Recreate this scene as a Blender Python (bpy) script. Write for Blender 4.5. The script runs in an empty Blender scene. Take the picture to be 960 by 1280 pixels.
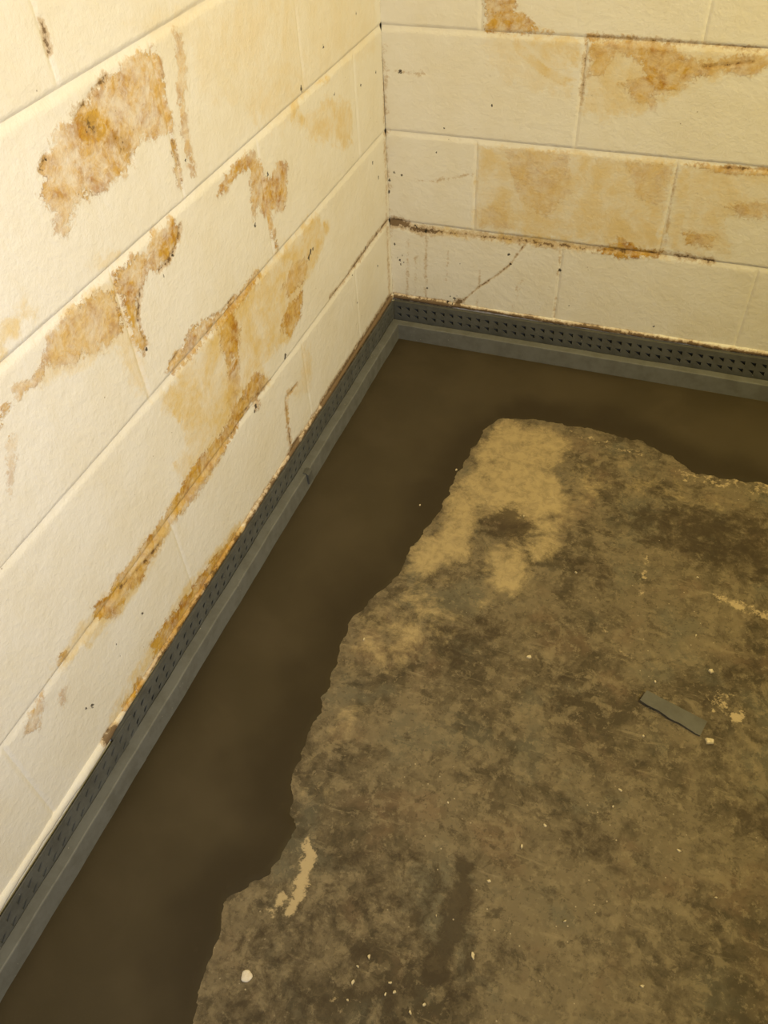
import bpy, math, random
import numpy as np
from mathutils import Matrix, Vector

# ------------------------------------------------------------------ camera, world, lights
scene = bpy.context.scene
COL = scene.collection
FLOOR_SHIFT = 0.292            # the first bed joint above the bottom course is 0.292 m over the slab
cam_data = bpy.data.cameras.new('camera')
cam_data.sensor_fit = 'VERTICAL'
cam_data.sensor_height = 24.0
cam_data.lens = 1026.463 / 1280 * 24.0
cam_data.clip_start = 0.02
cam = bpy.data.objects.new('camera', cam_data)
COL.objects.link(cam)
RIGHT = Vector((0.93773, 0.34423, -0.04653))
DOWN = Vector((0.21848, -0.68864, -0.6914))
FWD = Vector((-0.27005, 0.63818, -0.72097))
m = Matrix.Identity(4)
for i in range(3):
    m[i][0], m[i][1], m[i][2] = RIGHT[i], -DOWN[i], -FWD[i]
m.translation = Vector((0.6544, -1.6973, 0.911 + FLOOR_SHIFT))
cam.matrix_world = m
scene.camera = cam

world = bpy.data.worlds.new('world')
scene.world = world
world.use_nodes = True
bg = world.node_tree.nodes['Background']
bg.inputs['Color'].default_value = (1.0, 0.84, 0.42, 1)
bg.inputs['Strength'].default_value = 0.16

def area_light(name, loc, target, size, power, color, spread=math.pi):
    d = bpy.data.lights.new(name, 'AREA')
    d.shape = 'DISK'
    d.size = size
    d.energy = power
    d.color = color
    d.spread = spread
    o = bpy.data.objects.new(name, d)
    COL.objects.link(o)
    o.location = loc
    o.rotation_euler = (Vector(target) - Vector(loc)).to_track_quat('-Z', 'Y').to_euler()
    return o
# yellowish ceiling lamp out over the room, and a whiter lamp behind the photographer's shoulder
area_light('ceiling_lamp', (1.60, -1.10, 2.10), (0.8, 0.0, 0.6), 0.30, 37.5, (1.0, 0.78, 0.29))
area_light('second_lamp', (1.60, -2.30, 1.50), (0.0, -1.30, 0.85), 0.30, 7.8, (0.80, 0.83, 1.0), 1.4)

vs = scene.view_settings
vs.view_transform = 'Standard'
vs.look = 'None'
vs.gamma = 1.0
vs.use_curve_mapping = False
vs.exposure = -0.12

random.seed(4)
rng = np.random.default_rng(7)

# ------------------------------------------------------------------ measured shapes of stains and marks (metres)
# wall marks are (distance along the wall from the corner, height over the slab); slab marks are (x, y)
LEFT_STAINS = [
    ('s', 0.62, [(0.766, 0.887), (0.807, 0.892), (0.875, 0.888), (0.914, 0.88), (0.942, 0.869), (0.983, 0.869), (1.002, 0.856), (1.019, 0.844), (1.015, 0.832), (1.035, 0.821), (1.02, 0.798), (1.034, 0.778), (1.013, 0.767), (0.979, 0.793), (0.939, 0.783), (0.887, 0.781), (0.858, 0.799), (0.841, 0.805), (0.799, 0.793), (0.768, 0.786), (0.764, 0.816), (0.763, 0.869)]),
    ('s', 0.9, [(0.941, 0.868), (0.906, 0.862), (0.89, 0.845), (0.913, 0.836), (0.935, 0.837), (0.943, 0.851)]),
    ('s', 0.8, [(0.888, 0.833), (0.877, 0.822), (0.857, 0.799), (0.869, 0.787), (0.892, 0.792), (0.89, 0.81)]),
    ('s', 0.5, [(0.721, 0.892), (0.704, 0.886), (0.71, 0.845), (0.735, 0.79), (0.74, 0.749), (0.739, 0.714), (0.752, 0.722), (0.75, 0.775), (0.735, 0.839)]),
    ('s', 0.75, [(0.776, 0.787), (0.77, 0.767), (0.776, 0.707), (0.785, 0.72), (0.783, 0.762)]),
    ('s', 0.75, [(0.816, 0.69), (0.801, 0.676), (0.815, 0.659), (0.836, 0.647), (0.869, 0.643), (0.892, 0.656), (0.917, 0.642), (0.933, 0.632), (0.944, 0.606), (0.937, 0.57), (0.947, 0.561), (0.96, 0.584), (0.958, 0.625), (0.956, 0.655), (0.962, 0.687), (0.923, 0.688), (0.884, 0.68), (0.861, 0.695)]),
    ('s', 0.55, [(1.055, 0.691), (1.016, 0.689), (0.991, 0.684), (0.971, 0.668), (0.968, 0.642), (0.975, 0.617), (1.015, 0.617), (1.047, 0.63), (1.076, 0.632), (1.098, 0.648), (1.123, 0.654), (1.133, 0.645), (1.152, 0.652), (1.17, 0.651), (1.166, 0.666), (1.144, 0.659), (1.116, 0.667), (1.098, 0.683), (1.072, 0.686)]),
    ('w', 0.6, [(1.055, 0.691), (0.959, 0.691), (0.937, 0.667), (0.951, 0.592), (0.962, 0.492), (0.99, 0.52), (0.992, 0.594), (1.067, 0.621), (1.133, 0.646), (1.158, 0.653)]),
    ('w', 0.8, [(1.161, 0.739), (1.151, 0.734), (1.131, 0.732), (1.106, 0.733), (1.09, 0.72), (1.099, 0.713), (1.126, 0.72), (1.134, 0.712), (1.15, 0.716), (1.155, 0.7), (1.167, 0.7), (1.179, 0.709)]),
    ('s', 0.8, [(1.191, 0.66), (1.18, 0.653), (1.183, 0.645), (1.196, 0.647)]),
    ('s', 0.8, [(1.201, 0.651), (1.197, 0.648), (1.203, 0.638), (1.21, 0.642)]),
    ('s', 0.3, [(1.21, 0.614), (1.195, 0.619), (1.209, 0.589), (1.235, 0.56), (1.237, 0.566)]),
    ('w', 0.5, [(0.99, 0.719), (0.95, 0.713), (0.937, 0.703), (0.983, 0.699)]),
    ('s', 0.72, [(0.575, 0.687), (0.664, 0.688), (0.697, 0.667), (0.665, 0.667), (0.631, 0.674), (0.594, 0.658), (0.603, 0.626), (0.605, 0.582), (0.584, 0.598), (0.562, 0.569), (0.554, 0.538), (0.543, 0.502), (0.539, 0.545), (0.548, 0.574), (0.497, 0.554), (0.474, 0.586), (0.464, 0.62), (0.502, 0.636), (0.525, 0.624), (0.547, 0.638), (0.558, 0.665)]),
    ('w', 0.8, [(0.404, 0.667), (0.283, 0.661), (0.173, 0.614), (0.187, 0.544), (0.24, 0.547), (0.28, 0.581), (0.372, 0.625)]),
    ('w', 0.4, [(0.533, 0.727), (0.469, 0.746), (0.397, 0.713), (0.401, 0.666), (0.477, 0.675), (0.515, 0.696)]),
    ('w', 0.35, [(0.536, 0.898), (0.418, 0.859), (0.454, 0.793), (0.527, 0.782), (0.585, 0.832)]),
    ('w', 0.95, [(0.551, 0.498), (0.378, 0.496), (0.335, 0.438), (0.363, 0.419), (0.415, 0.401), (0.471, 0.389), (0.489, 0.352), (0.548, 0.326), (0.654, 0.339), (0.646, 0.293), (0.721, 0.303), (0.81, 0.286), (0.86, 0.275), (0.906, 0.271), (0.955, 0.274), (0.996, 0.28), (1.041, 0.267), (1.099, 0.276), (1.116, 0.308), (1.066, 0.307), (1.008, 0.306), (0.955, 0.322), (0.957, 0.361), (0.917, 0.362), (0.909, 0.391), (0.924, 0.433), (0.945, 0.466), (0.937, 0.484), (0.898, 0.49), (0.785, 0.491), (0.688, 0.497)]),
    ('s', 0.7, [(0.649, 0.507), (0.62, 0.505), (0.603, 0.485), (0.639, 0.486), (0.692, 0.485), (0.747, 0.486), (0.799, 0.49), (0.86, 0.49), (0.899, 0.492), (0.918, 0.506), (0.902, 0.516), (0.864, 0.519), (0.831, 0.53), (0.783, 0.514), (0.746, 0.503), (0.706, 0.506)]),
    ('s', 0.85, [(0.759, 0.496), (0.717, 0.48), (0.701, 0.447), (0.728, 0.415), (0.761, 0.409), (0.772, 0.451)]),
    ('s', 0.8, [(0.532, 0.388), (0.47, 0.38), (0.494, 0.337), (0.544, 0.327), (0.582, 0.365)]),
    ('s', 0.45, [(0.76, 0.413), (0.725, 0.413), (0.74, 0.358), (0.779, 0.319), (0.789, 0.36)]),
    ('s', 0.5, [(0.496, 0.449), (0.433, 0.431), (0.461, 0.397), (0.525, 0.401), (0.55, 0.431)]),
    ('s', 0.75, [(0.64, 0.292), (0.722, 0.3), (0.811, 0.283), (0.907, 0.269), (0.957, 0.271), (0.997, 0.277), (1.042, 0.265), (1.108, 0.271), (1.15, 0.283), (1.157, 0.31), (1.106, 0.306), (1.05, 0.308), (0.99, 0.309), (0.934, 0.323), (0.879, 0.322), (0.821, 0.317), (0.755, 0.335), (0.685, 0.342)]),
    ('s', 0.8, [(1.141, 0.3), (1.102, 0.292), (1.077, 0.274), (1.097, 0.258), (1.136, 0.267), (1.165, 0.254), (1.188, 0.27), (1.21, 0.292), (1.206, 0.315), (1.172, 0.301)]),
    ('w', 0.8, [(1.049, 0.261), (1.123, 0.251), (1.166, 0.25), (1.204, 0.257), (1.253, 0.276), (1.297, 0.29), (1.317, 0.298), (1.241, 0.316), (1.196, 0.312), (1.119, 0.302)]),
    ('s', 0.6, [(1.331, 0.291), (1.336, 0.271), (1.359, 0.251), (1.376, 0.266), (1.372, 0.282), (1.353, 0.286)]),
    ('s', 0.45, [(1.306, 0.261), (1.297, 0.253), (1.315, 0.234), (1.319, 0.244)]),
    ('s', 0.6, [(1.28, 0.314), (1.266, 0.307), (1.276, 0.295), (1.287, 0.299)]),
    ('s', 0.9, [(0.844, 0.086), (0.932, 0.085), (0.996, 0.086), (1.048, 0.083), (1.113, 0.096), (1.142, 0.104), (1.14, 0.133), (1.097, 0.136), (1.05, 0.126), (1.008, 0.123), (0.947, 0.12), (0.862, 0.105)]),
    ('s', 0.8, [(1.172, 0.087), (1.208, 0.086), (1.242, 0.092), (1.234, 0.108), (1.208, 0.102), (1.187, 0.11)]),
    ('w', 0.9, [(0.765, 0.068), (0.848, 0.075), (1.027, 0.08), (1.157, 0.083), (1.272, 0.087), (1.261, 0.116), (1.158, 0.131), (1.041, 0.141), (0.862, 0.122)]),
    ('s', 0.6, [(0.548, 0.217), (0.592, 0.21), (0.603, 0.148), (0.605, 0.092), (0.62, 0.118), (0.609, 0.203), (0.593, 0.23)]),
    ('w', 0.6, [(0.502, 0.281), (0.47, 0.259), (0.495, 0.168), (0.561, 0.187), (0.581, 0.222), (0.527, 0.222)]),
    ('s', 0.8, [(0.717, 0.306), (0.692, 0.305), (0.689, 0.275), (0.71, 0.271)]),
    ('w', 0.25, [(0.823, 0.928), (0.466, 0.881), (0.017, 0.773), (0.033, 0.667), (0.524, 0.711), (0.69, 0.804), (0.686, 0.862)]),
]
BACK_STAINS = [
    ('s', 0.7, [(0.205, 0.777), (0.259, 0.779), (0.273, 0.733), (0.297, 0.728), (0.306, 0.711), (0.343, 0.703), (0.26, 0.697), (0.211, 0.699)]),
    ('w', 0.8, [(0.3, 0.69), (0.389, 0.695), (0.402, 0.657), (0.384, 0.644), (0.343, 0.66)]),
    ('w', 0.35, [(0.208, 0.697), (0.385, 0.696), (0.385, 0.595), (0.287, 0.603), (0.221, 0.627)]),
    ('s', 0.5, [(0.416, 0.697), (0.55, 0.7), (0.591, 0.675), (0.634, 0.674), (0.681, 0.688), (0.731, 0.695), (0.733, 0.678), (0.691, 0.648), (0.667, 0.659), (0.619, 0.649), (0.588, 0.622), (0.545, 0.608), (0.55, 0.582), (0.534, 0.588), (0.508, 0.598), (0.473, 0.625), (0.511, 0.635), (0.535, 0.658), (0.464, 0.677), (0.441, 0.637), (0.417, 0.635)]),
    ('s', 0.7, [(0.503, 0.687), (0.574, 0.684), (0.595, 0.653), (0.573, 0.621), (0.537, 0.621), (0.517, 0.648)]),
    ('w', 0.7, [(0.409, 0.698), (0.719, 0.698), (0.729, 0.662), (0.625, 0.641), (0.576, 0.603), (0.465, 0.557), (0.414, 0.568)]),
    ('w', 0.75, [(0.205, 0.486), (0.378, 0.487), (0.602, 0.49), (0.616, 0.305), (0.399, 0.3), (0.203, 0.301)]),
    ('s', 0.3, [(0.262, 0.482), (0.398, 0.489), (0.408, 0.398), (0.359, 0.343), (0.307, 0.377), (0.282, 0.435)]),
    ('s', 0.3, [(0.511, 0.481), (0.6, 0.484), (0.602, 0.395), (0.543, 0.414)]),
    ('s', 0.25, [(0.216, 0.347), (0.269, 0.363), (0.29, 0.31), (0.217, 0.304)]),
    ('w', 0.6, [(0.611, 0.491), (0.783, 0.491), (0.807, 0.404), (0.72, 0.39), (0.755, 0.311), (0.627, 0.303)]),
    ('s', 0.6, [(0.648, 0.349), (0.714, 0.349), (0.711, 0.324), (0.664, 0.326)]),
    ('s', 0.4, [(0.715, 0.413), (0.798, 0.436), (0.808, 0.401), (0.758, 0.39)]),
    ('s', 0.95, [(0.479, 0.284), (0.516, 0.302), (0.52, 0.321), (0.54, 0.314), (0.564, 0.298), (0.617, 0.301), (0.613, 0.288), (0.519, 0.272)]),
    ('s', 0.6, [(0.627, 0.487), (0.782, 0.494), (0.785, 0.485), (0.692, 0.478)]),
    ('s', 0.6, [(0.404, 0.703), (0.5, 0.705), (0.501, 0.698), (0.408, 0.692)]),
    ('w', 0.9, [(0.113, 0.291), (0.398, 0.304), (0.619, 0.309), (0.623, 0.287), (0.401, 0.28), (0.113, 0.271)]),
]
LEFT_DARK = [
    (1.0, 0.017, [(0.025, 0.0905), (0.203, 0.0905), (0.328, 0.0905), (0.453, 0.0905)]),
    (0.8, 0.013, [(0.453, 0.0905), (0.532, 0.0905), (0.622, 0.0905)]),
    (1.0, 0.014, [(0.585, 0.0905), (0.625, 0.0905)]),
    (0.72, 0.011, [(0.622, 0.0905), (0.745, 0.0905), (0.846, 0.0905), (0.946, 0.0905), (1.053, 0.0905), (1.167, 0.0905)]),
    (1.0, 0.011, [(1.27, 0.0905), (1.286, 0.0905)]),
    (0.72, 0.009, [(0.01, 0.297), (0.145, 0.299), (0.237, 0.296)]),
    (0.58, 0.008, [(0.237, 0.296), (0.31, 0.294), (0.36, 0.299)]),
    (0.45, 0.012, [(-0.009, 0.739), (-0.007, 0.655), (0.006, 0.493), (0.016, 0.297)]),
    (0.55, 0.01, [(0.016, 0.297), (0.025, 0.087)]),
    (0.66, 0.006, [(0.548, 0.217), (0.6, 0.22), (0.605, 0.156), (0.61, 0.103)]),
    (0.62, 0.005, [(0.722, 0.3), (0.761, 0.304)]),
    (0.6, 0.006, [(0.875, 0.888), (0.914, 0.88), (0.943, 0.867)]),
    (0.62, 0.006, [(0.802, 0.674), (0.816, 0.657), (0.838, 0.646), (0.869, 0.643)]),
    (0.6, 0.006, [(0.918, 0.642), (0.941, 0.611), (0.938, 0.568), (0.947, 0.561)]),
    (0.62, 0.005, [(0.774, 0.778), (0.771, 0.746)]),
    (0.6, 0.004, [(0.862, 0.517), (0.902, 0.512)]),
    (0.62, 0.005, [(0.706, 0.506), (0.748, 0.504), (0.783, 0.514)]),
    (0.6, 0.006, [(0.643, 0.294), (0.721, 0.302), (0.81, 0.286)]),
    (0.62, 0.007, [(1.043, 0.273), (1.108, 0.28), (1.144, 0.286)]),
    (0.62, 0.006, [(0.947, 0.966), (0.95, 0.938)]),
    (0.58, 0.006, [(1.002, 0.856), (1.019, 0.844)]),
    (0.6, 0.016, [(0.937, 0.863), (0.924, 0.851), (0.915, 0.839)]),
    (0.56, 0.014, [(0.884, 0.825), (0.874, 0.808), (0.867, 0.793)]),
    (0.5, 0.01, [(0.75, 0.331), (0.706, 0.301), (0.665, 0.306)]),
]
BACK_DARK = [
    (0.4, 0.008, [(0.044, 0.248), (0.038, 0.092)]),
    (0.4, 0.006, [(0.063, 0.209), (0.059, 0.089)]),
    (0.42, 0.006, [(0.222, 0.191), (0.217, 0.093)]),
    (0.4, 0.005, [(0.143, 0.241), (0.14, 0.157)]),
    (0.38, 0.008, [(0.318, 0.186), (0.305, 0.093)]),
    (0.95, 0.013, [(-0.01, 0.286), (0.026, 0.287)]),
    (0.85, 0.012, [(0.029, 0.284), (0.055, 0.279), (0.104, 0.278)]),
    (0.62, 0.011, [(0.104, 0.278), (0.199, 0.281), (0.311, 0.283), (0.4, 0.284)]),
    (0.6, 0.01, [(0.4, 0.284), (0.505, 0.287), (0.621, 0.298), (0.719, 0.294)]),
    (0.62, 0.0036, [(0.322, 0.275), (0.304, 0.244), (0.291, 0.22), (0.26, 0.187), (0.223, 0.154), (0.185, 0.112), (0.151, 0.082)]),
    (0.8, 0.009, [(0.175, 0.104), (0.151, 0.082)]),
    (0.45, 0.012, [(0.003, 0.657), (-0.002, 0.49), (-0.006, 0.289)]),
    (0.58, 0.01, [(-0.006, 0.289), (-0.01, 0.07)]),
    (0.46, 0.006, [(0.09, 0.27), (0.086, 0.093)]),
    (0.44, 0.006, [(0.061, 0.392), (0.114, 0.397), (0.195, 0.421)]),
    (0.46, 0.006, [(0.028, 0.616), (0.063, 0.612), (0.097, 0.616)]),
    (0.5, 0.006, [(0.405, 0.695), (0.409, 0.582)]),
    (0.48, 0.005, [(0.609, 0.485), (0.619, 0.305)]),
    (1.0, 0.009, [(-0.01, 0.0905), (0.061, 0.0905), (0.144, 0.0905)]),
    (0.85, 0.0065, [(0.144, 0.0905), (0.306, 0.0905), (0.484, 0.0905), (0.697, 0.0905), (0.895, 0.0905)]),
    (0.54, 0.006, [(0.404, 0.7), (0.501, 0.702), (0.612, 0.7), (0.726, 0.697)]),
    (0.58, 0.005, [(0.69, 0.487), (0.783, 0.492)]),
    (0.46, 0.005, [(0.403, 0.274), (0.403, 0.209)]),
    (0.42, 0.004, [(0.403, 0.209), (0.406, 0.091)]),
    (0.6, 0.005, [(0.62, 0.663), (0.654, 0.668), (0.699, 0.676)]),
]
LEFT_SPECKS = [(0.421, 0.433, 0.0075), (0.431, 0.427, 0.006), (0.41, 0.434, 0.005), (0.573, 0.304, 0.006), (0.578, 0.299, 0.005), (0.706, 0.283, 0.006), (0.714, 0.278, 0.005), (0.281, 0.743, 0.004), (0.382, 0.709, 0.006), (0.251, 0.655, 0.0045), (0.125, 0.753, 0.004), (0.123, 0.627, 0.004), (0.084, 0.461, 0.005), (1.278, 0.175, 0.006), (1.289, 0.184, 0.003), (1.128, 0.203, 0.004), (0.222, 0.203, 0.0035), (0.09, 0.222, 0.004), (1.195, 0.215, 0.003), (1.198, 0.188, 0.003), (0.537, 0.631, 0.005), (0.603, 0.577, 0.005), (0.239, 0.283, 0.004), (0.154, 0.302, 0.006), (0.056, 0.417, 0.005), (0.04, 0.625, 0.004), (0.755, 0.745, 0.003), (0.834, 0.646, 0.004), (0.864, 0.631, 0.004), (0.94, 0.564, 0.004), (1.006, 0.849, 0.003), (1.015, 0.842, 0.003), (0.931, 0.851, 0.003), (0.877, 0.822, 0.003), (0.083, 0.551, 0.003)]
BACK_SPECKS = [(0.037, 0.615, 0.006), (0.016, 0.198, 0.004), (0.022, 0.193, 0.004), (0.029, 0.206, 0.003), (0.024, 0.182, 0.004), (0.032, 0.188, 0.003), (0.16, 0.11, 0.005), (0.15, 0.115, 0.004), (0.144, 0.099, 0.004), (0.157, 0.096, 0.004), (0.166, 0.118, 0.003), (0.407, 0.224, 0.005), (0.232, 0.565, 0.004), (0.633, 0.117, 0.004), (-0.004, 0.195, 0.004), (0.01, 0.232, 0.004), (0.004, 0.387, 0.005), (0.016, 0.405, 0.004), (0.033, 0.401, 0.004), (0.001, 0.359, 0.005), (0.287, 0.246, 0.005), (0.293, 0.223, 0.004), (0.091, 0.128, 0.004), (0.131, 0.512, 0.003), (0.437, 0.138, 0.003), (0.173, 0.205, 0.003), (0.428, 0.599, 0.002), (0.114, 0.46, 0.003), (0.088, 0.274, 0.006), (0.065, 0.282, 0.006)]
SLAB_EDGE = [(0.294, -1.577), (0.274, -1.522), (0.273, -1.491), (0.275, -1.449), (0.263, -1.414), (0.282, -1.382), (0.305, -1.359), (0.311, -1.315), (0.313, -1.283), (0.288, -1.252), (0.273, -1.23), (0.265, -1.169), (0.267, -1.093), (0.263, -1.03), (0.254, -0.947), (0.253, -0.892), (0.275, -0.827), (0.295, -0.77), (0.294, -0.696), (0.32, -0.597), (0.325, -0.472), (0.33, -0.363), (0.356, -0.29), (0.451, -0.27), (0.557, -0.266), (0.662, -0.275), (0.733, -0.311), (0.784, -0.339), (0.862, -0.334), (0.947, -0.332)]
SLAB_MARKS = [
    ('p', 0.75, [(0.33, -0.363), (0.355, -0.285), (0.488, -0.273), (0.534, -0.328), (0.517, -0.412), (0.574, -0.516), (0.475, -0.593), (0.389, -0.575), (0.408, -0.702), (0.335, -0.771), (0.297, -0.775), (0.294, -0.696), (0.32, -0.597), (0.325, -0.472)]),
    ('p', 0.45, [(0.253, -0.892), (0.302, -0.767), (0.377, -0.753), (0.432, -0.888), (0.335, -0.989), (0.287, -1.071), (0.263, -1.03)]),
    ('p', 0.3, [(0.267, -1.093), (0.276, -1.026), (0.34, -1.004), (0.345, -1.128), (0.321, -1.234), (0.283, -1.234), (0.265, -1.169)]),
    ('p', 0.6, [(0.418, -0.677), (0.48, -0.546), (0.571, -0.517), (0.552, -0.655), (0.527, -0.744), (0.454, -0.807)]),
    ('p', 0.35, [(0.403, -0.368), (0.599, -0.308), (0.77, -0.358), (0.898, -0.413), (0.841, -0.454), (0.691, -0.479), (0.571, -0.517)]),
    ('c', 0.9, [(0.323, -1.292), (0.35, -1.313), (0.352, -1.342), (0.353, -1.366), (0.352, -1.397), (0.338, -1.402), (0.336, -1.371), (0.333, -1.337)]),
    ('c', 0.9, [(0.316, -1.408), (0.322, -1.38), (0.332, -1.378), (0.326, -1.411)]),
    ('c', 0.6, [(0.828, -0.639), (0.856, -0.641), (0.948, -0.654), (0.949, -0.678), (0.864, -0.663)]),
    ('c', 0.36, [(0.726, -0.321), (0.783, -0.324), (0.935, -0.306), (0.937, -0.359), (0.772, -0.375)]),
    ('c', 0.4, [(0.709, -0.588), (0.724, -0.589), (0.733, -0.677), (0.716, -0.706)]),
    ('c', 0.4, [(0.661, -0.776), (0.673, -0.779), (0.743, -0.845), (0.73, -0.844)]),
    ('c', 0.35, [(0.488, -0.273), (0.559, -0.274), (0.664, -0.293), (0.717, -0.311), (0.668, -0.318), (0.564, -0.305)]),
    ('c', 0.55, [(0.438, -1.468), (0.455, -1.472), (0.475, -1.469), (0.47, -1.478), (0.45, -1.483), (0.438, -1.48)]),
    ('c', 0.4, [(0.848, -0.866), (0.871, -0.835), (0.897, -0.85), (0.893, -0.882), (0.863, -0.892)]),
    ('c', 0.6, [(0.875, -0.888), (0.913, -0.868), (0.919, -0.907), (0.901, -0.902)]),
    ('c', 0.35, [(0.805, -1.321), (0.82, -1.333), (0.813, -1.339)]),
    ('c', 0.4, [(0.698, -1.279), (0.714, -1.284), (0.711, -1.29)]),
    ('d', 1.0, [(0.544, -1.252), (0.569, -1.255), (0.578, -1.326), (0.573, -1.403), (0.552, -1.415), (0.542, -1.404), (0.545, -1.338), (0.545, -1.293)]),
    ('d', 0.6, [(0.498, -1.309), (0.509, -1.3), (0.521, -1.335), (0.512, -1.344)]),
    ('d', 0.6, [(0.389, -0.575), (0.46, -0.529), (0.508, -0.583), (0.472, -0.643), (0.416, -0.625)]),
    ('d', 0.5, [(0.658, -0.466), (0.939, -0.4), (0.946, -0.598), (0.821, -0.568), (0.703, -0.564)]),
    ('d', 0.4, [(0.544, -0.615), (0.652, -0.623), (0.692, -0.69), (0.638, -0.708)]),
    ('d', 0.45, [(0.661, -1.162), (0.713, -1.125), (0.752, -1.15), (0.758, -1.218), (0.726, -1.195), (0.668, -1.191)]),
    ('d', 0.4, [(0.781, -1.265), (0.831, -1.246), (0.97, -1.212), (0.97, -1.222), (0.833, -1.258)]),
    ('d', 0.35, [(0.545, -0.936), (0.614, -0.879), (0.677, -0.924), (0.624, -0.988), (0.581, -0.972)]),
    ('d', 0.4, [(0.893, -1.038), (0.962, -1.001), (0.965, -1.076), (0.925, -1.102)]),
    ('d', 0.35, [(0.396, -1.321), (0.454, -1.313), (0.463, -1.355), (0.412, -1.362)]),
    ('d', 0.5, [(0.276, -1.409), (0.292, -1.402), (0.299, -1.421), (0.286, -1.424)]),
    ('d', 0.32, [(0.282, -1.581), (0.271, -1.476), (0.306, -1.399), (0.372, -1.294), (0.478, -1.244), (0.588, -1.289), (0.649, -1.354), (0.653, -1.449)]),
    ('d', 0.4, [(0.382, -0.868), (0.481, -0.798), (0.525, -0.857), (0.438, -0.955)]),
    ('d', 0.35, [(0.81, -0.863), (0.951, -0.716), (0.953, -0.767), (0.853, -0.911)]),
]
CHIPS = [(0.561, -0.882, 0.008), (0.855, -0.814, 0.009), (0.77, -0.864, 0.0045), (0.864, -0.946, 0.013), (0.766, -0.97, 0.004), (0.746, -1.072, 0.0065), (0.651, -1.162, 0.0055), (0.626, -1.203, 0.0065), (0.594, -1.266, 0.0065), (0.705, -1.283, 0.005), (0.814, -1.328, 0.006), (0.599, -1.366, 0.008), (0.74, -1.101, 0.0035), (0.278, -0.937, 0.0055), (0.469, -1.413, 0.0055), (0.46, -1.448, 0.0065), (0.506, -1.433, 0.005), (0.515, -1.441, 0.0045), (0.505, -1.447, 0.0045), (0.556, -1.442, 0.0055), (0.542, -1.456, 0.006), (0.838, -1.136, 0.0075), (0.824, -0.749, 0.005), (0.461, -1.47, 0.0035), (0.459, -1.429, 0.0035), (0.538, -1.334, 0.003), (0.506, -1.175, 0.003), (0.601, -0.672, 0.0045), (0.475, -0.559, 0.005), (0.268, -0.594, 0.004), (0.308, -0.472, 0.005), (0.814, -0.615, 0.0045), (0.893, -1.185, 0.004)]
OFFCUT = [(0.759, -0.889), (0.857, -0.914), (0.849, -0.943), (0.751, -0.911)]
DISC = [(0.324, -1.489), (0.332, -1.486)]

# ------------------------------------------------------------------ helpers
def tag(o, label=None, cat=None, group=None, kind=None):
    if label: o['label'] = label
    if cat: o['category'] = cat
    if group: o['group'] = group
    if kind: o['kind'] = kind
    return o

def link(name, mesh, mat=None, parent=None, smooth=False):
    o = bpy.data.objects.new(name, mesh)
    COL.objects.link(o)
    if mat and not mesh.materials:
        mesh.materials.append(mat)
    if parent:
        o.parent = parent
    if smooth:
        mesh.polygons.foreach_set('use_smooth', [True] * len(mesh.polygons))
    return o

def mesh_np(name, verts, faces, attrs=None):
    """verts (n,3) array, faces list/array of polygons, attrs {name: (n,4)}"""
    me = bpy.data.meshes.new(name)
    me.from_pydata(np.asarray(verts).tolist(), [], faces if isinstance(faces, list) else faces.tolist())
    for k, a in (attrs or {}).items():
        at = me.attributes.new(k, 'FLOAT_COLOR', 'POINT')
        at.data.foreach_set('color', np.ascontiguousarray(a, dtype=np.float32).ravel())
    me.update()
    return me

def grid_faces(nu, nv):
    i = np.arange((nu - 1) * (nv - 1))
    a = (i // (nv - 1)) * nv + i % (nv - 1)
    return np.stack([a, a + nv, a + nv + 1, a + 1], 1)

def seg_dist(P, A, B):
    d = B - A
    t = np.clip(((P - A) @ d) / max(d @ d, 1e-12), 0, 1)
    q = P - A - t[:, None] * d
    return np.sqrt((q * q).sum(1))

def poly_sd(P, poly):
    """signed distance, positive inside"""
    poly = np.asarray(poly, float)
    n = len(poly)
    dist = np.full(len(P), 1e9)
    ins = np.zeros(len(P), bool)
    for i in range(n):
        a, b = poly[i], poly[(i + 1) % n]
        dist = np.minimum(dist, seg_dist(P, a, b))
        c = (a[1] > P[:, 1]) != (b[1] > P[:, 1])
        if c.any():
            xi = (b[0] - a[0]) * (P[:, 1] - a[1]) / ((b[1] - a[1]) if b[1] != a[1] else 1e-12) + a[0]
            ins ^= c & (P[:, 0] < xi)
    return np.where(ins, dist, -dist)

def smooth(a, b, x):
    t = np.clip((x - a) / (b - a), 0, 1)
    return t * t * (3 - 2 * t)

_waves = [(rng.normal(size=2), rng.uniform(0, 6.28)) for _ in range(14)]
def wobble(P, freq):
    s = np.zeros(len(P))
    for k, ph in _waves:
        s += np.sin((P @ k) * freq + ph)
    return s / 5.0

_tab = rng.uniform(-1, 1, (256, 256))
def vnoise(P, freq, octaves=4, gain=.55):
    s = np.zeros(len(P)); a = 1.0
    for o in range(octaves):
        q = P * freq + o * 17.3
        i = np.floor(q).astype(int); f = q - i; f = f * f * (3 - 2 * f)
        g = lambda dx, dy: _tab[(i[:, 0] + dx) % 256, (i[:, 1] + dy) % 256]
        s += a * ((g(0, 0) * (1 - f[:, 0]) + g(1, 0) * f[:, 0]) * (1 - f[:, 1]) + (g(0, 1) * (1 - f[:, 0]) + g(1, 1) * f[:, 0]) * f[:, 1])
        a *= gain; freq *= 2.1
    return s

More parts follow.
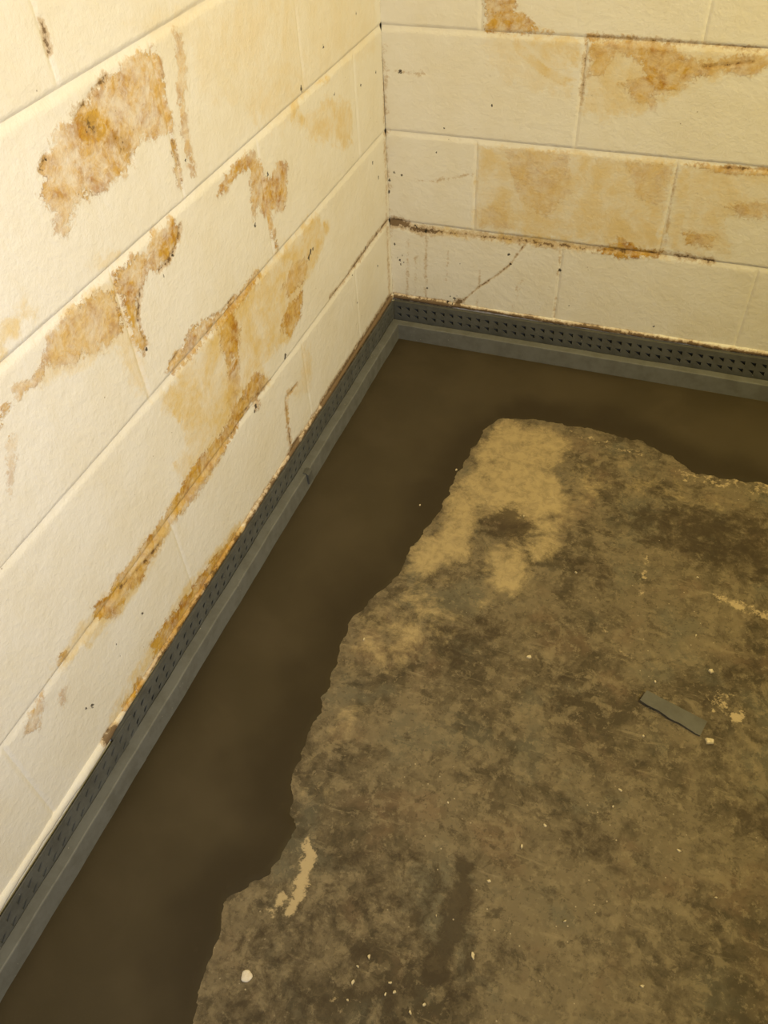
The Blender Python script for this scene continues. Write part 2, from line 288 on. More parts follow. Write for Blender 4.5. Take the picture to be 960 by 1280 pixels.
def wall_attrs(P, stains, darks, specks):
    n = len(P)
    f = np.zeros((n, 4)); s = np.zeros((n, 4))
    lo, hi = P.min(0) - .05, P.max(0) + .05
    for kind, st, poly in stains:
        q = np.asarray(poly)
        if (q.max(0) < lo).any() or (q.min(0) > hi).any():
            continue
        w = 0.034 if kind == 'w' else 0.018
        F = np.clip(.5 + poly_sd(P, poly) / (2 * w), 0, 1)
        c = 0 if kind == 'w' else 1
        up = F > f[:, c]
        # the stronger mark wins where both cover
        s[:, c] = np.where(F > .25, np.maximum(s[:, c], st * smooth(.2, .5, F)), np.where(up & (s[:, c] == 0), st, s[:, c]))
        f[:, c] = np.maximum(f[:, c], F)
    for st, w, line in darks:
        q = np.asarray(line)
        if (q.max(0) < lo).any() or (q.min(0) > hi).any():
            continue
        d = np.full(n, 1e9)
        for a, b in zip(q[:-1], q[1:]):
            d = np.minimum(d, seg_dist(P, a, b))
        f[:, 2] = np.maximum(f[:, 2], st * np.clip(1 - d / (2 * w), 0, 1))
    for x, y, r in specks:
        if lo[0] < x < hi[0] and lo[1] < y < hi[1]:
            d = np.hypot((P[:, 0] - x) * 1.2, P[:, 1] - y)
            f[:, 3] = np.maximum(f[:, 3], np.clip(1 - d / (2 * r), 0, 1))
    return {'stain': f, 'tone': s}

# ------------------------------------------------------------------ node helpers
class NT:
    def __init__(self, name):
        self.mat = bpy.data.materials.new(name)
        self.mat.use_nodes = True
        self.t = self.mat.node_tree
        self.bsdf = self.t.nodes['Principled BSDF']
        self.pos = self.t.nodes.new('ShaderNodeNewGeometry').outputs['Position']
    def new(self, typ, **kw):
        n = self.t.nodes.new(typ)
        for k, v in kw.items():
            setattr(n, k, v)
        return n
    def put(self, sock, v):
        if hasattr(v, 'is_output') or isinstance(v, bpy.types.NodeSocket):
            self.t.links.new(v, sock)
        else:
            sock.default_value = v
    def noise(self, scale, detail=4, rough=.55, dist=0.0, vec=None):
        n = self.new('ShaderNodeTexNoise')
        self.put(n.inputs['Vector'], vec or self.pos)
        n.inputs['Scale'].default_value = scale
        n.inputs['Detail'].default_value = detail
        n.inputs['Roughness'].default_value = rough
        n.inputs['Distortion'].default_value = dist
        return n.outputs['Fac']
    def scaled(self, s, rot=(0, 0, 0)):
        n = self.new('ShaderNodeMapping')
        self.put(n.inputs['Vector'], self.pos)
        n.inputs['Scale'].default_value = s
        n.inputs['Rotation'].default_value = rot
        return n.outputs['Vector']
    def voronoi(self, scale, feature='F1', vec=None):
        n = self.new('ShaderNodeTexVoronoi', feature=feature)
        self.put(n.inputs['Vector'], vec or self.pos)
        n.inputs['Scale'].default_value = scale
        return n.outputs['Distance']
    def math(self, op, a, b=0.0, c=None, clamp=False):
        n = self.new('ShaderNodeMath', operation=op, use_clamp=clamp)
        self.put(n.inputs[0], a); self.put(n.inputs[1], b)
        if c is not None: self.put(n.inputs[2], c)
        return n.outputs[0]
    def step(self, v, a, b, lo=0.0, hi=1.0):
        n = self.new('ShaderNodeMapRange', interpolation_type='SMOOTHSTEP')
        self.put(n.inputs['Value'], v)
        n.inputs['From Min'].default_value = a
        n.inputs['From Max'].default_value = b
        n.inputs['To Min'].default_value = lo
        n.inputs['To Max'].default_value = hi
        return n.outputs['Result']
    def mix(self, fac, a, b, blend='MIX'):
        n = self.new('ShaderNodeMix', data_type='RGBA', blend_type=blend)
        self.put(n.inputs[0], fac)
        for i, v in ((6, a), (7, b)):
            self.put(n.inputs[i], (*v, 1) if isinstance(v, tuple) and len(v) == 3 else v)
        return n.outputs[2]
    def attr(self, name):
        a = self.new('ShaderNodeAttribute', attribute_name=name)
        s = self.new('ShaderNodeSeparateColor')
        self.t.links.new(a.outputs['Color'], s.inputs[0])
        return s.outputs[0], s.outputs[1], s.outputs[2], a.outputs['Alpha']
    def bump(self, h, strength, dist, prev=None):
        n = self.new('ShaderNodeBump')
        n.inputs['Strength'].default_value = strength
        n.inputs['Distance'].default_value = dist
        self.put(n.inputs['Height'], h)
        if prev is not None: self.put(n.inputs['Normal'], prev)
        return n.outputs['Normal']
    def done(self, color, rough, normal=None, spec=.5):
        self.put(self.bsdf.inputs['Base Color'], color if not isinstance(color, tuple) else (*color, 1))
        self.put(self.bsdf.inputs['Roughness'], rough)
        self.bsdf.inputs['Specular IOR Level'].default_value = spec
        if normal is not None: self.put(self.bsdf.inputs['Normal'], normal)
        return self.mat

# ------------------------------------------------------------------ materials
def make_paint():
    t = NT('painted_masonry')
    weak, strong, dark, black = t.attr('stain')
    tw, ts, _, _ = t.attr('tone')
    n_big = t.noise(9, 4, .6)
    n_mid = t.noise(34, 6, .68, .6)
    n_fine = t.noise(150, 5, .7)
    n_spk = t.noise(320, 3, .6)
    col = t.mix(t.step(n_big, .35, .7), (.82, .785, .70), (.79, .74, .62))
    # weak ochre wash
    e = t.math('ADD', weak, t.math('MULTIPLY', t.math('SUBTRACT', t.noise(26, 8, .74, .2), .5), 1.6))
    mw = t.math('MULTIPLY', t.math('MULTIPLY', t.step(e, .36, .68), t.step(weak, .05, .25)), tw)
    mott = t.step(t.noise(16, 7, .72, .25), .34, .66, .25, 1.0)
    mw = t.math('MULTIPLY', mw, mott)
    col = t.mix(t.math('MULTIPLY', mw, .80, clamp=True), col, (.71, .48, .095))
    # strong ochre patches with crusted rims
    e2 = t.math('ADD', strong, t.math('MULTIPLY', t.math('SUBTRACT', t.noise(40, 8, .76, .2), .5), 2.0))
    e2 = t.math('ADD', e2, t.math('MULTIPLY', t.math('SUBTRACT', n_fine, .5), .9))
    e2 = t.math('MULTIPLY', e2, t.step(strong, .10, .30))
    ms = t.step(e2, .38, .60)
    mott2 = t.math('MULTIPLY', t.step(t.noise(20, 6, .72, .8), .32, .66, .45, 1.32), t.step(t.noise(75, 5, .7, .4), .28, .62, .50, 1.15))
    amt = t.math('MULTIPLY', t.math('MULTIPLY', ms, ts), mott2, clamp=True)
    och = t.mix(t.step(t.noise(30, 5, .7), .42, .66), (.63, .375, .060), (.41, .18, .018))
    col = t.mix(amt, col, och)
    rim = t.math('MULTIPLY', t.step(e2, .44, .52), t.step(e2, .52, .62, 1, 0))
    rim = t.math('MULTIPLY', t.math('MULTIPLY', rim, t.step(n_spk, .46, .58)), t.math('MULTIPLY', t.step(ts, .35, .7), t.step(t.noise(14, 3, .6), .46, .58)), clamp=True)
    col = t.mix(t.math('MULTIPLY', rim, .8), col, (.24, .115, .03))
    # dark rust and mould along joints, cracks and the foot of the wall
    e3 = t.math('ADD', dark, t.math('MULTIPLY', t.math('SUBTRACT', n_mid, .5), 1.15))
    e3 = t.math('ADD', e3, t.math('MULTIPLY', t.math('SUBTRACT', n_fine, .5), .8))
    halo = t.math('MULTIPLY', t.step(e3, .28, .55), .55)
    halo = t.math('MULTIPLY', halo, t.step(dark, .02, .15))
    col = t.mix(halo, col, (.44, .26, .075))
    md = t.math('MULTIPLY', t.step(e3, .56, .70), t.step(dark, .1, .3))
    col = t.mix(t.math('MULTIPLY', md, .85), col, (.125, .068, .022))
    e4 = t.math('ADD', black, t.math('MULTIPLY', t.math('SUBTRACT', n_fine, .5), 1.6))
    col = t.mix(t.math('MULTIPLY', t.math('MULTIPLY', t.step(e4, .60, .72), t.step(black, .1, .3)), .9), col, (.018, .013, .008))
    # stray pin-prick specks
    vs_ = t.voronoi(38)
    sp = t.math('MULTIPLY', t.step(vs_, .035, .05, 1, 0), t.step(n_big, .50, .60))
    col = t.mix(t.math('MULTIPLY', sp, .6), col, (.20, .13, .06))
    h = t.math('ADD', t.math('MULTIPLY', n_fine, .5), t.math('MULTIPLY', t.noise(60, 4, .6), 1.0))
    h = t.math('ADD', h, t.math('MULTIPLY', amt, t.math('MULTIPLY', n_fine, .8)))
    nrm = t.bump(h, .42, .004)
    return t.done(col, .55, nrm, .35)

def make_plastic(name, base, dirt):
    t = NT(name)
    n = t.noise(30, 5, .65)
    col = t.mix(t.step(n, .35, .7), base, dirt)
    v = t.voronoi(95)
    dots = t.math('MULTIPLY', t.step(v, .05, .09, 1, 0), t.step(t.noise(17, 2), .56, .62))
    col = t.mix(t.math('MULTIPLY', dots, .7), col, (.55, .52, .42))
    nrm = t.bump(t.noise(180, 3, .6), .15, .001)
    return t.done(col, t.step(n, .3, .7, .42, .62), nrm, .4)

def make_slab():
    t = NT('old_concrete')
    pale, dark, cream, _ = t.attr('marks')
    n1 = t.noise(5, 6, .65, .5)
    n2 = t.noise(17, 7, .68, 1.2)
    n3 = t.noise(55, 6, .7, .6)
    n4 = t.noise(160, 4, .7)
    v = t.math('ADD', t.math('MULTIPLY', n1, .55), t.math('ADD', t.math('MULTIPLY', n2, .34), t.math('MULTIPLY', n3, .18)))
    col = t.mix(t.step(v, .45, .60), (.066, .052, .030), (.172, .140, .086))
    hue = t.noise(8, 4, .6, .2)
    col = t.mix(t.step(hue, .52, .66, 0, .55), col, (.120, .116, .082))
    col = t.mix(t.step(hue, .32, .46, .55, 0), col, (.175, .122, .072))
    # worn lighter islands and darker pits of several sizes
    col = t.mix(t.step(t.noise(24, 8, .74, .3), .53, .60, 0, .55), col, (.225, .185, .113))
    col = t.mix(t.step(t.noise(70, 6, .72, .2), .55, .63, 0, .55), col, (.255, .210, .130))
    col = t.mix(t.step(t.noise(21, 8, .76, .35), .55, .63, 0, .65), col, (.048, .038, .022))
    col = t.mix(t.step(t.noise(110, 4, .7, .2), .56, .64, 0, .5), col, (.060, .048, .030))
    chips_ = t.math('MULTIPLY', t.step(t.noise(48, 3, .55, .15), .51, .545), t.step(t.noise(6, 3, .6), .42, .56))
    col = t.mix(t.math('MULTIPLY', chips_, .26), col, (.26, .212, .128))
    pits_ = t.math('MULTIPLY', t.step(t.noise(42, 3, .55, .15, t.scaled((1, 1.25, 1), (0, 0, 1.1))), .53, .565), t.step(t.noise(7, 3, .6), .44, .56))
    col = t.mix(t.math('MULTIPLY', pits_, .26), col, (.050, .040, .023))
    # trowel scrapes running one way
    sv = t.scaled((9, 75, 20), (0, 0, .55))
    col = t.mix(t.math('MULTIPLY', t.step(t.noise(1.0, 6, .65, .3, sv), .60, .70), .45), col, (.29, .24, .15))
    e = t.math('ADD', pale, t.math('MULTIPLY', t.math('SUBTRACT', t.noise(15, 8, .74, .3), .5), 2.0))
    col = t.mix(t.step(e, .25, .75, 0, .85), col, t.mix(t.step(n3, .4, .65), (.47, .375, .20), (.33, .265, .145)))
    e = t.math('ADD', dark, t.math('MULTIPLY', t.math('SUBTRACT', t.noise(28, 8, .74, .3), .5), 2.0))
    col = t.mix(t.math('MULTIPLY', t.step(e, .20, .60, 0, .8), t.step(dark, .02, .2)), col, (.046, .033, .018))
    e = t.math('ADD', cream, t.math('MULTIPLY', t.math('SUBTRACT', t.noise(60, 7, .74, .2), .5), 2.2))
    col = t.mix(t.math('MULTIPLY', t.step(e, .34, .60, 0, .85), t.step(cream, .02, .2)), col, (.50, .405, .24))
    sp = t.step(t.voronoi(60), .05, .08, 1, 0)
    sp = t.math('MULTIPLY', sp, t.step(n1, .47, .6))
    col = t.mix(t.math('MULTIPLY', sp, .6), col, (.55, .47, .33))
    h = t.math('ADD', n3, t.math('MULTIPLY', n4, .4))
    nrm = t.bump(h, .5, .004)
    col = t.mix(1.0, col, (1.0, .97, .94), 'MULTIPLY')
    return t.done(col, .72, nrm, .3)

def make_fresh():
    t = NT('fresh_concrete')
    wet, _, _, _ = t.attr('marks')
    n1 = t.noise(6, 5, .6, .4)
    n2 = t.noise(40, 5, .65)
    col = t.mix(t.step(n1, .35, .68), (.074, .060, .034), (.094, .077, .048))
    e = t.math('ADD', wet, t.math('MULTIPLY', t.math('SUBTRACT', n1, .5), .8))
    col = t.mix(t.step(e, .10, .95, 0, .85), col, (.040, .029, .013))
    col = t.mix(t.step(n2, .6, .8, 0, .2), col, (.11, .088, .056))
    nrm = t.bump(t.math('ADD', n2, t.math('MULTIPLY', t.noise(300, 2), .3)), .12, .002)
    col = t.mix(1.0, col, (.70, .65, .54), 'MULTIPLY')
    return t.done(col, t.step(n1, .3, .7, .5, .62), nrm, .3)

def make_plain(name, c1, c2, scale=60, rough=.7):
    t = NT(name)
    n = t.noise(scale, 4, .6)
    return t.done(t.mix(t.step(n, .35, .65), c1, c2), rough, t.bump(n, .3, .002), .3)

PAINT = make_paint()
FLANGE = make_plastic('dark_grey_plastic', (.112, .114, .104), (.080, .080, .070))
LEDGE = make_plastic('grey_plastic', (.162, .164, .150), (.126, .125, .108))
OFFCUT_MAT = make_plastic('offcut_plastic', (.115, .112, .095), (.092, .088, .070))
SLAB = make_slab()
FRESH = make_fresh()
MORTAR = make_plain('mortar_core', (.42, .38, .30), (.36, .31, .24))
CHIP_CREAM = make_plain('cream_paint_chip', (.66, .57, .38), (.52, .43, .26), 300)
CHIP_WHITE = make_plain('white_paint_blob', (.74, .68, .58), (.66, .58, .47), 200, .5)

# ------------------------------------------------------------------ block walls
H, L = .2032, .4064
VIEW_TOP = 1.13                 # height up to which the blocks carry fine relief

def axis_coords(length, dense, step):
    if dense:
        return np.linspace(0, length, max(4, int(round(length / step)) + 1))
    e = np.array([0, .002, .004, .0065, .01])
    return np.concatenate([e, np.linspace(.05, length - .05, max(2, int(length / .1))), (length - e)[::-1]])

def block(side, u0, u1, z0, z1, parent, dense, g_left, g_right, g_low, g_top, stains, darks, specks):
    U = axis_coords(u1 - u0, dense, .0026); V = axis_coords(z1 - z0, dense, .0026)
    nu, nv = len(U), len(V)
    uu, vv = [a.ravel() for a in np.meshgrid(U, V, indexing='ij')]
    P = np.stack([uu + u0, vv + z0], 1)
    jit = wobble(P, 45) * .0008
    def gr(d, depth, w):
        return depth * (1 - smooth(0, w, d + jit))
    h = -np.maximum.reduce([gr(uu, g_left, .0055), gr(u1 - u0 - uu, g_right, .0055),
                            gr(vv, g_low, .0050), gr(z1 - z0 - vv, g_top, .0120)])
    h = h + wobble(P, 9) * .0007 + wobble(P[:, ::-1], 70) * .00018
    at = wall_attrs(P, stains if dense else [], darks if dense else [], specks if dense else [])
    if dense:
        # cracks and rusted lines are eaten a little into the face
        h = h - .0012 * smooth(.35, .6, at['stain'][:, 2])
    n = nu * nv
    rim = np.concatenate([np.arange(0, n, nv), np.arange(n - nv + 1, n), np.arange(n - nv - nv + nv - 1 - 0, -1, -nv)[0:nu - 1], np.arange(nv - 2, 0, -1)])
    back = -.05
    # the sides get rim vertices of their own so that the face shades cleanly up to its edge
    allu = np.concatenate([uu, uu[rim], uu[rim]]); allv = np.concatenate([vv, vv[rim], vv[rim]]); allh = np.concatenate([h, np.full(len(rim), back), h[rim]])
    if side == 'left':
        verts = np.stack([allh, -allu, allv], 1); loc = (0, -u0, z0)
    else:
        verts = np.stack([allu, -allh, allv], 1); loc = (u0, 0, z0)
    f = grid_faces(nu, nv)
    r = len(rim); k = np.arange(r); k2 = (k + 1) % r
    sides = np.stack([n + r + k, n + k, n + k2, n + r + k2], 1)
    if side == 'left':
        f = f[:, ::-1]; sides = sides[:, ::-1]
    faces = f.tolist() + sides.tolist() + [(n + (k if side == 'left' else k[::-1])).tolist()]
    if at:
        for q in at:
            at[q] = np.concatenate([at[q], at[q][rim], at[q][rim]])
    me = mesh_np('concrete_block', verts, faces, at)
    o = link('concrete_block', me, PAINT, parent, True)
    o.location = loc
    return o

def slab_box(name, lo, hi, mat):
    v = [(x, y, z) for x in (lo[0], hi[0]) for y in (lo[1], hi[1]) for z in (lo[2], hi[2])]
    f = [(0, 1, 3, 2), (4, 6, 7, 5), (0, 4, 5, 1), (2, 3, 7, 6), (0, 2, 6, 4), (1, 5, 7, 3)]
    return link(name, mesh_np(name, v, f), mat)

LEFT_LEN, BACK_LEN, WALL_TOP = 2.75, 2.3, FLOOR_SHIFT + 8 * H
wall_left = tag(slab_box('wall_left', (-.19, -LEFT_LEN, -.12), (-.0505, .19, WALL_TOP), MORTAR), kind='structure')
wall_back = tag(slab_box('wall_back', (-.05, .0505, -.12), (BACK_LEN, .19, WALL_TOP), MORTAR), kind='structure')

def joints(course, side):
    if side == 'back':
        first = L if course % 2 else L / 2
        end = BACK_LEN
        out = [0.0]
    else:
        end = LEFT_LEN
        out = [0.0]
        if course == -1:
            out += [.222, .505, 1.005]; first = 1.005 + L
        else:
            first = .370 if course % 2 == 0 else (.150 if course == 1 else .140)
    u = first
    while u < end - .06:
        out.append(u); u += L
    return out + [end]

for side, par, st, dk, sp in (('left', wall_left, LEFT_STAINS, LEFT_DARK, LEFT_SPECKS), ('back', wall_back, BACK_STAINS, BACK_DARK, BACK_SPECKS)):
    for c in range(-2, 8):
        js = joints(c, side)
        z0 = FLOOR_SHIFT + c * H; z1 = z0 + H
        if c == -2: z0 = -.1
        for a, b in zip(js[:-1], js[1:]):
            near = z0 < VIEW_TOP - .15 and z1 > .07 and a < (1.75 if side == 'left' else 1.0)
            gh = .0016 if side == 'left' else .0022
            if side == 'left' and c == 0: gh = 0.0
            if c == 1 and side == 'left': gh = .0022
            lo_ = .0030 if side == 'left' and c >= 2 else .0024
            hi_ = .0030 if side == 'left' and c >= 1 else .0024
            block(side, a, b, z0, z1, par, near, 0 if a == 0 else gh, gh, lo_, hi_, st, dk, sp)

# rough painted lip of mortar where the wall meets the drain channel
def lip(name, side, length, stains, darks, specks):
    us = np.arange(0.0 if side == 'left' else .004, length, .004)
    ring = np.array([(0, .0075), (.0022, .0065), (.0042, .003), (.0046, -.001), (.0036, -.0045), (0, -.006)])
    k = len(ring)
    U = np.repeat(us, k); r = np.tile(ring, (len(us), 1))
    P0 = np.stack([U, np.zeros_like(U)], 1)
    amp = 1 + .25 * wobble(P0, 30) + .12 * wobble(P0[:, ::-1] + P0, 120)
    if side == 'left':
        amp *= .8 + .5 * smooth(1.2, 1.33, U)
    zc = FLOOR_SHIFT - .2005 + .0012 * wobble(P0, 14)
    d = r[:, 0] * np.clip(amp, .35, 1.6) + np.where(r[:, 0] > 0, 0, -.003)
    z = zc + r[:, 1] * np.clip(amp, .5, 1.4)
    V = np.stack([d, -U, z], 1) if side == 'left' else np.stack([U, -d, z], 1)
    f = grid_faces(len(us), k)
    if side == 'left': f = f[:, ::-1]
    at = wall_attrs(np.stack([U, z], 1), stains, darks, specks)
    return tag(link(name, mesh_np(name, V, f, at), PAINT, None, True), kind='structure')
lip('trim_1', 'left', 2.6, LEFT_STAINS, LEFT_DARK, LEFT_SPECKS)
lip('trim_2', 'back', 2.2, BACK_STAINS, BACK_DARK, BACK_SPECKS)

# ------------------------------------------------------------------ floor slab and the poured strip
def merged_axis(dense0, dense1, step, lo, hi):
    a = np.arange(lo, dense0 - .001, .1); b = np.arange(dense0, dense1, step); c = np.arange(dense1 + .05, hi + .1, .1)
    return np.concatenate([a, b, c])
X = merged_axis(0.0, 1.15, .005, -.05, 2.25)
Y = merged_axis(-1.8, .0, .005, -2.8, .05)
xx, yy = [a.ravel() for a in np.meshgrid(X, Y, indexing='ij')]
P = np.stack([xx, yy], 1)
marks = np.zeros((len(P), 4))
for kind, st, poly in SLAB_MARKS:
    w = {'p': .03, 'd': .02, 'c': .010}[kind]
    F = st * np.clip(.5 + poly_sd(P, poly) / (2 * w), 0, 1)
    c = {'p': 0, 'd': 1, 'c': 2}[kind]
    marks[:, c] = np.maximum(marks[:, c], F)
zz = wobble(P, 11) * .0005 + wobble(P[:, ::-1], 55) * .0003
nF = len(P)
f = grid_faces(len(X), len(Y))
floor_me = mesh_np('floor', np.stack([xx, yy, zz], 1), f, {'marks': marks})
tag(link('floor', floor_me, SLAB, None, True), kind='structure')

e = [tuple(q) for q in SLAB_EDGE]
dx, dy = e[0][0] - e[4][0], e[0][1] - e[4][1]
strip = [(-.06, .06), (-.06, -2.5), (e[0][0] - .05, -2.5), (e[0][0] - .03, -2.0)] + e + [(1.4, e[-1][1] + .01), (2.15, e[-1][1] - .01), (2.15, .06)]
def strip_axis(lo, hi, d0, d1):
    return np.unique(np.round(np.concatenate([np.arange(lo, hi, .02), np.arange(d0, d1, .005)]), 4))
X = strip_axis(.0295, 2.2, .0295, 1.1); Y = strip_axis(-2.5, -.047, -1.75, -.047)
xx, yy = [a.ravel() for a in np.meshgrid(X, Y, indexing='ij')]
P = np.stack([xx, yy], 1)
sd = poly_sd(P, strip) + vnoise(P, 22, 6, .62) * .0065
zz = -.004 + .0058 * smooth(-.012, .018, sd) + wobble(P, 6) * .0003
wet = np.zeros((len(P), 4))
wet[:, 0] = .95 * (1 - smooth(.0, .17, sd + vnoise(P, 7, 3) * .03))
f = grid_faces(len(X), len(Y))
keep = (sd[f] > -.014).any(1)
f = f[keep]
used = np.unique(f); remap = -np.ones(len(P), int); remap[used] = np.arange(len(used))
V = np.stack([xx, yy, zz], 1)[used]
fresh = link('concrete_strip', mesh_np('concrete_strip', V, remap[f], {'marks': wet[used]}), FRESH, None, True)
tag(fresh, 'smooth dark damp concrete strip poured between drain channel and old slab', 'concrete strip')

# ------------------------------------------------------------------ drain channel
PITCH = .0228
Z_TOP, Z_LEDGE = FLOOR_SHIFT - .2065, FLOOR_SHIFT - .250
ROWS = (Z_TOP - .0185, Z_TOP - .0385)

def flange_mesh(side, u0, u1, front, backd, scallop=0.0, z_top=Z_TOP):
    """upright sheet with two rows of pressed-in pockets; front/backd are distances off the wall"""
    V, F = [], []
    z_bot = .0
    def v(u, d, z):
        V.append((d, -u, z) if side == 'left' else (u, -d, z)); return len(V) - 1
    def quad(a, b, c, d):
        F.append((a, b, c, d) if side == 'back' else (d, c, b, a))
    n = max(1, int(round((u1 - u0) / PITCH))); p = (u1 - u0) / n
    hw, hh = .0066, .0052
    zs = [z_bot, ROWS[1] - hh, ROWS[1] + hh, ROWS[0] - hh, ROWS[0] + hh, z_top]
    for i in range(n):
        ua = u0 + i * p; ub = ua + p; uc = (ua + ub) / 2
        cols = [ua, uc - hw, uc + hw, ub]
        fr = lambda u, z: front + (scallop * (math.cos((u - u0) / p * 2 * math.pi) - 1) * .5 if z == z_top else 0)
        g = [[v(u, fr(u, z), z) for z in zs] for u in cols]
        for a in range(3):
            for b in range(5):
                if a == 1 and b in (1, 3):
                    # opening: flat top, upright right side, a ramp of sheet left in the lower left
                    zb, zt = zs[b], zs[b + 1]
                    BL, BR, TR, TL = g[1][b], g[2][b], g[2][b + 1], g[1][b + 1]
                    mid = v(uc + hw * .1, front, (zb + zt) / 2 - hh * .25)
                    F.append((BL, BR, mid) if side == 'back' else (mid, BR, BL))
                    F.append((BL, mid, TL) if side == 'back' else (TL, mid, BL))
                    o = [(cols[1], zt), (cols[2], zt), (cols[2], zb), (uc + hw * .1, (zb + zt) / 2 - hh * .25)]
                    oi = [TL, TR, BR, mid]
                    inn = [v(u, front - .0016, z) for u, z in o]
                    for k in range(4):
                        k2 = (k + 1) % 4
                        quad(oi[k2], oi[k], inn[k], inn[k2])
                else:
                    quad(g[a][b], g[a + 1][b], g[a + 1][b + 1], g[a][b + 1])
        for a in range(3):            # top edge and back of the sheet
            bt = [v(cols[a], backd, z_top), v(cols[a + 1], backd, z_top)]
            bb = [v(cols[a], backd, z_bot), v(cols[a + 1], backd, z_bot)]
            quad(g[a][5], g[a + 1][5], bt[1], bt[0])
            quad(bt[0], bt[1], bb[1], bb[0])
        for end, gi, on in ((ua, 0, i == 0), (ub, 3, i == n - 1)):
            if on:
                c = [v(end, backd, z_bot), v(end, backd, z_top)]
                loop = (g[gi][0], g[gi][5], c[1], c[0])
                F.append(loop)
    return mesh_np('flange', V, F)

def ledge_mesh(side, u0, u1, inner, outer, miter0=(0, 0), wave=.0004):
    """curb with rounded lip; miter0 = extra start for the inner and the outer edge"""
    b = .0022
    ring = [(inner, -.006), (inner, Z_LEDGE - .0012), (inner + .0012, Z_LEDGE), (outer - b, Z_LEDGE), (outer - b * .3, Z_LEDGE - b * .3), (outer, Z_LEDGE - b), (outer + .0015, -.006)]
    us = np.linspace(0, 1, max(2, int((u1 - u0) / .03)))
    V, F = [], []
    k = len(ring)
    for s in us:
        for d, z in ring:
            w = (d - inner) / (outer - inner)
            st = u0 + miter0[0] * (1 - w) + miter0[1] * w
            u = st + (u1 - st) * s
            dd = d + wave * math.sin(u * 23) + wave * math.sin(u * 61 + 1)
            zz = z + (wave * .7 * math.sin(u * 17 + 2) if z > 0 else 0)
            V.append((dd, -u, zz) if side == 'left' else (u, -dd, zz))
    for i in range(len(us) - 1):
        for j in range(k):
            a, c = i * k + j, i * k + (j + 1) % k
            q = (a, a + k, c + k, c)
            F.append(q if side == 'left' else q[::-1])
    F.append(tuple(range(k)) if side == 'left' else tuple(range(k))[::-1])
    e0 = (len(us) - 1) * k
    F.append(tuple(e0 + j for j in range(k))[::-1] if side == 'left' else tuple(e0 + j for j in range(k)))
    return mesh_np('ledge', V, F)

def channel(label, loc):
    o = bpy.data.objects.new('drain_channel', None)
    o.empty_display_size = .05
    COL.objects.link(o)
    o.location = loc
    return tag(o, label, 'drain channel', 'perforated drain channel at the foot of the walls')

def part(name, mesh, mat, parent):
    mesh.transform(Matrix.Translation(-parent.location))
    return link(name, mesh, mat, parent)

LI, LO, BI, BO = .0075, .0285, .026, .046
c_back = channel('grey plastic drain channel with two rows of square pockets under the cracked wall', (.3, -.03, 0))
part('flange', flange_mesh('back', .0075, 2.19, .013, .0045), FLANGE, c_back)
part('ledge', ledge_mesh('back', 0, 2.19, BI, BO, (LI, LO)), LEDGE, c_back)
c_left = channel('long grey plastic drain channel running from the corner below the big ochre stains', (.02, -.6, 0))
part('flange', flange_mesh('left', .014, 1.281, .0068, .0022), FLANGE, c_left)
part('ledge', ledge_mesh('left', 0, 1.262, LI, LO, (BI, BO)), LEDGE, c_left)
c_near = channel('grey plastic drain channel piece whose flange overlaps the longer piece', (.02, -1.5, 0))
part('flange', flange_mesh('left', 1.235, 2.55, .0098, .0071, .0022, Z_TOP - .0035), FLANGE, c_near)
part('ledge', ledge_mesh('left', 1.262, 2.55, LI + .0025, LO + .0006), LEDGE, c_near)

# little clip over the outer rim of the long piece
def tab_mesh():
    u0, u1 = .600, .618
    prof = [(LO - .006, Z_LEDGE + .0004), (LO - .006, Z_LEDGE + .0024), (LO + .0015, Z_LEDGE + .0024), (LO + .0052, Z_LEDGE - .002), (LO + .0058, Z_LEDGE - .026), (LO + .0024, Z_LEDGE - .026), (LO + .0014, Z_LEDGE + .0004)]
    V = [(d, -u, z) for u in (u0, u1) for d, z in prof]
    k = len(prof)
    F = [(j, (j + 1) % k, k + (j + 1) % k, k + j) for j in range(k)] + [tuple(range(k))[::-1], tuple(range(k, 2 * k))]
    return mesh_np('clip', V, F)
tag(part('clip', tab_mesh(), FLANGE, c_left), 'small darker clip on the rim')

# ------------------------------------------------------------------ things lying on the slab
def offcut():
    q = [Vector((x, y, 0)) for x, y in OFFCUT]
    cen = sum(q, Vector()) / 4
    top, bot = [], []
    n = 14
    edge_far = [q[0].lerp(q[1], i / n) for i in range(n + 1)]
    edge_near = [q[3].lerp(q[2], i / n) for i in range(n + 1)]
    side = (q[3] - q[0]).normalized()
    V, F = [], []
    for i in range(n + 1):
        lift = .0048 - .0032 * i / n
        a = edge_far[i] + side * random.uniform(-.0003, .0003)
        b = edge_near[i] + side * (.0008 * math.sin(i * 1.1) + random.uniform(-.0004, .0004))
        t = .0024
        for pt, z in ((a, lift), (a, lift + t), (a.lerp(b, .5), lift + t + .0005), (b, lift + t), (b, lift)):
            V.append((pt.x - cen.x, pt.y - cen.y, z))
    for i in range(n):
        for j in range(5):
            a, c = i * 5 + j, i * 5 + (j + 1) % 5
            F.append((a, c, c + 5, a + 5))
    F.append((4, 3, 2, 1, 0)); F.append(tuple(n * 5 + j for j in range(5)))
    o = link('plastic_offcut', mesh_np('plastic_offcut', V, F), OFFCUT_MAT)
    o.location = (cen.x, cen.y, 0)
    tag(o, 'flat dark grey plastic strip offcut lying on the bare slab', 'offcut')
offcut()

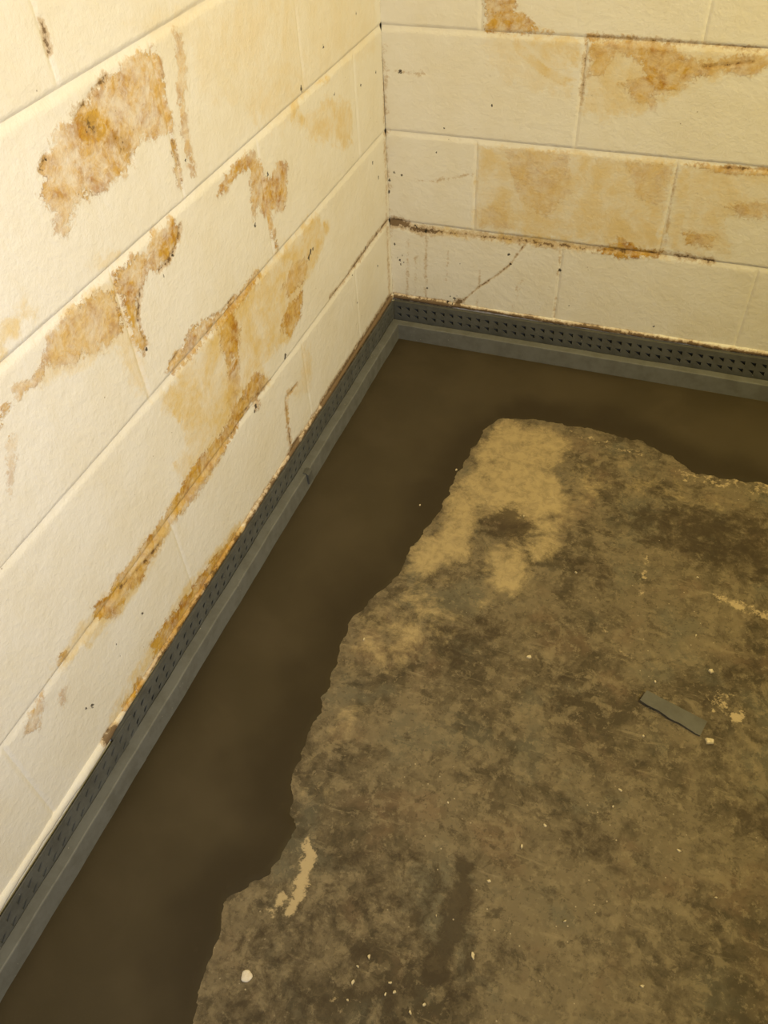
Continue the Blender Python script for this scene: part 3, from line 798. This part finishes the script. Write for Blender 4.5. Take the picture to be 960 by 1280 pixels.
def chip_mesh(r, seed, elong, thick):
    rr = random.Random(seed)
    n = 9
    V, F = [], []
    ang = [2 * math.pi * i / n + rr.uniform(-.2, .2) for i in range(n)]
    rad = [r * rr.uniform(.6, 1.1) for _ in range(n)]
    for lvl, sc, z in ((0, 1.0, -.0008), (1, 1.0, thick * .5), (2, .8, thick)):
        for a, q in zip(ang, rad):
            V.append((q * sc * math.cos(a), q * sc * elong * math.sin(a), z + (rr.uniform(0, thick * .4) if lvl == 2 else 0)))
    for l in range(2):
        for i in range(n):
            j = (i + 1) % n
            F.append((l * n + i, l * n + j, (l + 1) * n + j, (l + 1) * n + i))
    F.append(tuple(range(n))[::-1]); F.append(tuple(range(2 * n, 3 * n)))
    return mesh_np('paint_chip', V, F)
CHIP_LABELS = {
    3: 'large yellowish paint chip beside the end of the grey plastic offcut',
    1: 'cream paint chip on the slab between plastic offcut and the wide cream smear',
    2: 'pinhead cream chip just behind the grey plastic offcut', 4: 'pinhead cream chip just in front of the grey plastic offcut',
    11: 'bright cream paint chip beside the dark brown streak', 8: 'narrow cream chip past the upper end of the dark brown streak',
    25: 'pinhead cream chip at the edge of the dark brown streak',
    21: 'pale chip standing alone on the slab well in front of the plastic offcut',
    13: 'small cream chip close to the slab edge by the long damp strip',
    29: 'pinhead chip lying on the damp concrete strip', 30: 'pinhead chip lying on the damp strip near the pale slab corner',
    28: 'tiny cream chip on the pale corner of the slab',
}
for k in (16, 17, 18): CHIP_LABELS[k] = 'cream paint chip in the tight cluster of three beside the pale smear'
for k in (19, 20): CHIP_LABELS[k] = 'one of two cream chips lying apart from the tight cluster'
for k in (14, 15, 23, 24): CHIP_LABELS[k] = 'cream chip in the loose line leading to the pale smear'
for i, (x, y, r) in enumerate(CHIPS):
    o = link('paint_chip', chip_mesh(r * .62, i, random.uniform(.45, .8), .0012 + r * .12), CHIP_CREAM)
    o.location = (x, y, .0020 if i in (29, 30) else .0006)
    o.rotation_euler.z = random.uniform(0, 6.28)
    lab = CHIP_LABELS.get(i, 'tiny cream paint chip stuck on the mottled open part of the bare slab')
    tag(o, lab, 'paint chip', 'cream paint chips scattered over the slab')

def blob():
    n = 20
    V, F = [], []
    for sc, z in ((1.0, -.0008), (1.02, .0010), (.85, .0020), (.4, .0023)):
        for i in range(n):
            a = 2 * math.pi * i / n
            r = .0074 * sc * (1 + .06 * math.sin(3 * a + 1) + .04 * math.sin(5 * a))
            V.append((r * math.cos(a), r * math.sin(a), z))
    for l in range(3):
        for i in range(n):
            j = (i + 1) % n
            F.append((l * n + i, l * n + j, (l + 1) * n + j, (l + 1) * n + i))
    F.append(tuple(range(n))[::-1]); F.append(tuple(range(3 * n, 4 * n)))
    o = link('paint_blob', mesh_np('paint_blob', V, F), CHIP_WHITE, None, True)
    o.location = (*DISC[0], .0008)
    tag(o, 'round white blob of dried paint near the slab edge', 'paint blob')
blob()
